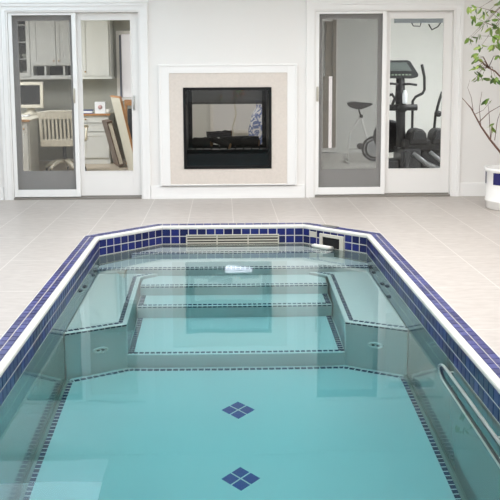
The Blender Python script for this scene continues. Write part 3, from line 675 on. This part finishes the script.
def cluster(c, n, spread):
    for k in range(n):
        p = c+Vector((R_.uniform(-spread, spread), R_.uniform(-spread, spread), R_.uniform(-spread*.6, spread*.6)))
        leaf(p, Vector((R_.uniform(-1, 1), R_.uniform(-.8, .8), R_.uniform(-1.1, -.1))), R_.uniform(.065, .10), R_.uniform(.028, .042), R_.choice((0, 0, 1, 1, 2)))
for h in heads:
    yy = 9.5+R_.uniform(-.25, .25); c_ = Vector(T2(h[0], h[1], yy)); cluster(c_, 4, .035)
    src = Vector(T2(486, 68)) if 50 < h[1] < 90 else Vector(R_.choice(trunkpts)); 
    if h[1] > 90: src = Vector(T2(490, 140))
    mid = src.lerp(c_, .5)+Vector((0, 0, .05)); T.tube([src, mid, c_], [.004, .003, .0012], 5)
for k in range(60):     # the rest of the crown, beyond the picture's edge
    c_ = Vector((3.25+R_.gauss(0, .28), 9.5+R_.gauss(0, .28), 2.0+R_.gauss(0, .35)))
    if c_.x < 3.0 or c_.z > 2.9: continue
    cluster(c_, 6, .05); T.tube([(3.12, 9.5, 1.9), Vector((3.12, 9.5, 1.95)).lerp(c_, .5), c_], [.004, .003, .0012], 5)
T.build('trunk', M_bark, pt); F.build('foliage', M_leafs, pt, fixn=False)

# ------------------------------------------------------------------ swimming pool
pool = thing('swimming_pool', (.083, 4.8, FZ), 'indoor swimming pool with blue tiled edge, corner benches and steps', 'swimming pool')
b = MB()
# shell: walls with a small cove to the floor
cove = [(0, -.015), (0, FZ+.03), (-.009, FZ+.009), (-.03, FZ)]
sweep(b, P, cove)
Pin = offset_path(P, -.03)
n = len(b.v); b.v += [(q.x, q.y, FZ) for q in Pin]; b.face(range(n, n+6))
b.quad((P[0][0], Y0, -.015), (P[5][0], Y0, -.015), (P[5][0], Y0, FZ), (P[0][0], Y0, FZ))
# outside of the shell
sweep(b, P, [(.10, -.12), (.10, FZ-.12)]); Po = offset_path(P, .10)
n = len(b.v); b.v += [(q.x, q.y, FZ-.12) for q in Po]; b.face(range(n, n+6))
sweep(b, P, [(0, -.015), (.10, -.12)])
shell = b.build('pool_shell', [M_pwall, M_plaster], pool, fixn=False)
for p_ in shell.data.polygons:
    if abs(p_.normal.z) > .99: p_.material_index = 1
# coping
b = MB(); sweep(b, P, [(.1350, -.02), (.1350, .004), (.1296, .003), (.038, .001)], 1); 
b.build('coping_bed', [M_grout, M_grout], pool, fixn=False)
b = MB(); sweep(b, P, [(.1350, .001), (.1350, .008), (.1296, .008), (.1296, .001)]); b.build('coping_edge', M_bull, pool, fixn=False)
b = MB(); sweep(b, P, [(.037, -.01), (.037, .005), (.032, .007), (.012, .007), (.003, .005), (-.003, .000), (-.005, -.006), (-.005, -.017), (-.003, -.022), (.0, -.023)], 0, True)
b.build('bullnose_trim', M_bull, pool, fixn=False)
b = MB(); tile_path(b, P, [(.0385, .0795), (.0875, .1285)], .080, .007, .004, True, .003); b.build('coping_tile', M_ct, pool)
# near end coping
b = MB(); b.box(P[0][0]-CW, P[5][0]+CW, Y0-CW, Y0, -.02, .008); b.build('end_coping', M_bull, pool)
# waterline tile
b = MB(); sweep(b, P, [(-.001, -.014), (-.001, -.170)]); sweep(b, P, [(-.001, -.17), (0, -.17)]); b.build('tile_grout', M_grout, pool, fixn=False)
b = MB(); tile_path(b, P, [(-.089, -.026), (-.163, -.098)], .0845, .0085, .003, False, 0, 3, -.001, 5); b.build('waterline_tile', M_t, pool)

CXP = (XL+XR)/2
A0, B0, B1, B2 = 6.14, (.79, 6.355), (.815, 7.72), (.665, 7.853)
BZ = -.70
steps = [(8.262, -.31), (7.853, -.53), (7.50, -.785), (7.18, -1.06), (6.355, -1.355)]
def mosaic(name, parent, path, rows, pitch, z, horizontal=True, face=0., seed=1, grout=None):
    m = MB(); tile_path(m, path, rows, pitch, .010, .0025, horizontal, z, 2, face, seed)
    o = m.build(name, M_mos, parent)
    return o
# benches
for s in (-1, 1):
    wx = XL if s < 0 else XR
    poly = [(wx, A0), (CXP+s*B0[0], B0[1]), (CXP+s*B1[0], B1[1]), (CXP+s*B2[0], B2[1]), (wx, B2[1])]
    if s > 0: pass
    else: poly = poly
    b = MB(); q = poly if s < 0 else poly[::-1]
    b.prism(q, FZ, BZ); be = b.build('bench', M_plaster, pool, .012)
    edge = [(wx, A0), (CXP+s*B0[0], B0[1]), (CXP+s*B1[0], B1[1]), (CXP+s*B2[0], B2[1])]
    # travel so that the open water lies to the right of the path
    path = edge if s < 0 else edge[::-1]
    mosaic('bench_border', be, path, [(.035, .066)], .043, BZ)
    mosaic('bench_front_border', be, (path[:2] if s < 0 else path[-2:]), [(BZ-.045, BZ-.018)], .043, 0, False, -.0005, 4)
    # jet fitting in the front face
    mid = Vector(edge[0]).lerp(Vector(edge[1]), .56 if s < 0 else .50); ed = (Vector(edge[1])-Vector(edge[0])).normalized(); nv = Vector((ed.y, -ed.x)) if s < 0 else Vector((-ed.y, ed.x))
    if nv.y > 0: nv = -nv
    Mj = Matrix.Translation((mid.x, mid.y, -1.16 if s < 0 else -1.12)) @ Vector((0, -1, 0)).rotation_difference(Vector((nv.x, nv.y, 0))).to_matrix().to_4x4()
    b = MB(); b.lathe([(.0, -.003), (.050, -.004), (.054, -.014), (.064, -.014), (.068, -.002), (.068, 0)], (0, 0, 0), 28, axis='y'); b.v = [tuple(Mj @ Vector((p[0]*.86, p[1], p[2]*.86))) for p in b.v]; jt = b.build('jet', M_pot, be)
    for q in (-.018, .018):
        b = MB(); b.lathe([(0, -.012), (.012, -.011), (.013, -.003)], (q, 0, 0), 12, axis='y'); b.v = [tuple(Mj @ Vector(p)) for p in b.v]; b.build('nozzle', M_gun, jt)
# steps
for i, (y, z) in enumerate(steps):
    b = MB(); yb = steps[i-1][0] if i else None
    if i == 0:
        c1 = P[1][1]; xl = XL+(y-c1); xr = XR-(y-c1)
        poly = [(xl, y), (xr, y), (P[3][0], P[3][1]), (P[2][0], P[2][1])]; w0, w1 = xl, xr
    elif i == 1:
        c1 = P[1][1]; yb_ = steps[0][0]; xl2 = XL+(yb_-c1); xr2 = XR-(yb_-c1)
        poly = [(XL, y), (XR, y), (XR, c1), (xr2, yb_), (xl2, yb_), (XL, c1)]; w0, w1 = XL, XR
    else:
        w0, w1 = CXP-.80, CXP+.80
        poly = [(w0, y), (w1, y), (w1, yb), (w0, yb)] if i > 2 else [(w0, y), (w1, y), (w1, 7.73), (CXP+.67, yb), (CXP-.67, yb), (w0, 7.73)]
    b.prism(poly, FZ, z); st = b.build('step', M_plaster, pool, .010)
    path = [(w0+.004, y), (w1-.004, y)]    # open water (towards the viewer) on the right
    mosaic('step_border', st, path, [(.022, .052)], .041, z, True, 0, 11+i)
    if i < 4: mosaic('riser_border', st, path, [(z-.042, z-.016)], .041, 0, False, -.0005, 21+i)
    if i >= 3:
        for s in (-1, 1):
            x = CXP+s*.80; pp = [(x, y+.03), (x, yb)] if s < 0 else [(x, yb), (x, y+.03)]
            mosaic('side_border', st, pp, [(-.050, -.010)] if s < 0 else [(-.050, -.010)], .041, z, True, 0, 31+i)
# floor border and diamonds
Q = [(XL, Y0+.05), (XL, A0), (CXP-B0[0], B0[1]), (CXP+B0[0], B0[1]), (XR, A0), (XR, Y0+.05)]
b = MB(); tile_path(b, Q, [(-.058, -.026)], .046, .010, .0025, True, FZ, 2, 0, 9); b.build('floor_border', M_mos, pool)
b = MB(); sweep(b, Q, [(-.062, FZ+.0012), (-.022, FZ+.0012)]); b.build('floor_border_grout', M_mgrout, pool, fixn=False)
M_dia = mat('inlay_blue', (26, 50, 126), .3)
for yc in (5.66, 4.828):
    b = MB(); sx, sy, g = .117, .130, .008
    for (cx_, cy_) in ((-.5, 0), (.5, 0), (0, -.5), (0, .5)):
        hx, hy = sx/2-g, sy/2-g; x, y = .083+cx_*sx, yc+cy_*sy
        b.prism([(x-hx, y), (x, y-hy), (x+hx, y), (x, y+hy)], FZ, FZ+.003)
    b.build('diamond_inlay', M_dia, pool)
# wall jets on both side walls
for X, pts in ((XL, [(6.90, -.339), (7.12, -.42), (7.6, -.50), (7.72, -.47)]), (XR, [(7.198, -.50), (6.975, -.357), (7.62, -.52), (7.75, -.47), (6.90, -.60)])):
    sg = 1 if X < 0 else -1
    for y, z in pts:
        b = MB(); b.lathe([(.038, 0), (.036, .008*sg), (.024, .012*sg)], (X, y, z), 20, axis='x'); j = b.build('wall_jet', M_gun, pool)
        b = MB(); b.lathe([(.0, .0145*sg), (.030, .014*sg)], (X, y, z), 16, axis='x'); b.build('nozzle', M_dark, j, fixn=False)
# slotted return grille in the far wall
b = MB(); gx0, gx1, gz0, gz1, gy = -.365, .528, -.172, -.078, YF-.002
ring(b, gx0, gx1, gz0-.02, gz1, .012, .012, .012, .010, gy-.018, gy)
for z in (-.103, -.132, -.158): b.box(gx0+.01, gx1-.01, gy-.016, gy-.006, z-.005, z+.005)
for k in range(1, 3): b.box(gx0+k*(gx1-gx0)/3-.006, gx0+k*(gx1-gx0)/3+.006, gy-.017, gy-.006, gz0-.01, gz1-.005)
gr = b.build('return_grille', M_beige, pool)
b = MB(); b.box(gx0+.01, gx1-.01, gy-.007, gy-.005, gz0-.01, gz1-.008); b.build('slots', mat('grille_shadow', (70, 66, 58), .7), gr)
# skimmer set in the right-hand chamfer
ca = Vector(P[3]); cb = Vector(P[4]); cd = (cb-ca).normalized(); cn_ = Vector((-cd.y, cd.x)); cn_ = -cn_ if cn_.y > 0 else cn_
Ms = Matrix(((cd.x, -cn_.x, 0, ca.x), (cd.y, -cn_.y, 0, ca.y), (0, 0, 1, 0), (0, 0, 0, 1)))   # local x along the wall, -y into the pool
def loc(mb): mb.v = [tuple(Ms @ Vector(p)) for p in mb.v]; return mb
L0 = (Vector((.906, 8.369))-ca).dot(cd); L1 = (Vector((1.098, 8.177))-ca).dot(cd)
b = MB(); ring(b, L0-.005, L1+.005, -.20, -.045, .035, .045, .02, .03, -.022, -.002); sk = loc(b).build('skimmer', M_beige, pool, .004)
b = MB(); b.box(L0+.03, L1-.04, -.008, -.004, -.185, -.075); loc(b).build('skimmer_mouth', M_dark, sk)
b = MB(); b.tube([(L0-.02, -.10, -.155), (L0+.01, -.105, -.150), (L0+.13, -.105, -.150), (L0+.155, -.09, -.155), (L0+.16, -.03, -.165)], [.014, .02, .02, .02, .016], 12); loc(b).build('skimmer_weir', M_bull, sk)
b = MB(); b.box(.085, .165, -.012, -.004, -.090, -.042); loc(b).build('overflow_plate', M_beige, pool)
b = MB(); b.box(L0-.06, L0+.11, .065, .14, .006, .012); loc(b).build('skimmer_lid', M_steel, pool, .002)
# long rounded handrail on the right wall, under water
hx = XR-.03; zt, zb_, ye = -.285, -.525, 5.10
pts = []
rc = .12
for k in range(9):
    a = PI/2*k/8; pts.append((hx, ye-rc+rc*math.sin(a), zt-rc+rc*math.cos(a)))
for k in range(9):
    a = PI/2*k/8; pts.append((hx, ye-rc+rc*math.cos(a), zb_+rc-rc*math.sin(a)))
yn = 2.4
for k in range(9):
    a = PI/2*k/8; pts.append((hx, yn+rc-rc*math.sin(a), zb_+rc-rc*math.cos(a)))
for k in range(9):
    a = PI/2*k/8; pts.append((hx, yn+rc-rc*math.cos(a), zt-rc+rc*math.sin(a)))
hl = MB(); hl.tube(pts, .011, 10, closed=True)
for y in (4.9, 4.0, 3.1): hl.tube([(hx, y, zb_), (XR, y, zb_)], .007, 8); hl.tube([(hx, y, zt), (XR, y, zt)], .007, 8)
hr = hl.build('handrail', M_bull, pool)
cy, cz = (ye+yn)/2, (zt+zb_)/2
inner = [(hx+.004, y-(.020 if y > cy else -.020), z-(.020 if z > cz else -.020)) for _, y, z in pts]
b = MB(); b.tube(inner, .009, 8, closed=True); b.build('rail_shadow_gap', M_rub, hr)  # black tube stands in for the dark shadow gap along the rail

# water
b = MB(); Pw = [tuple(v) for v in offset_path(P, .012)]
Pw = [(Pw[0][0], Y0-.012)]+Pw[1:5]+[(Pw[5][0], Y0-.012)]
b.prism(Pw[::-1], FZ-.02, WZ)
wt = b.build('pool_water', M_water); tag(wt, 'clear turquoise water filling the swimming pool', 'water', None, 'stuff')
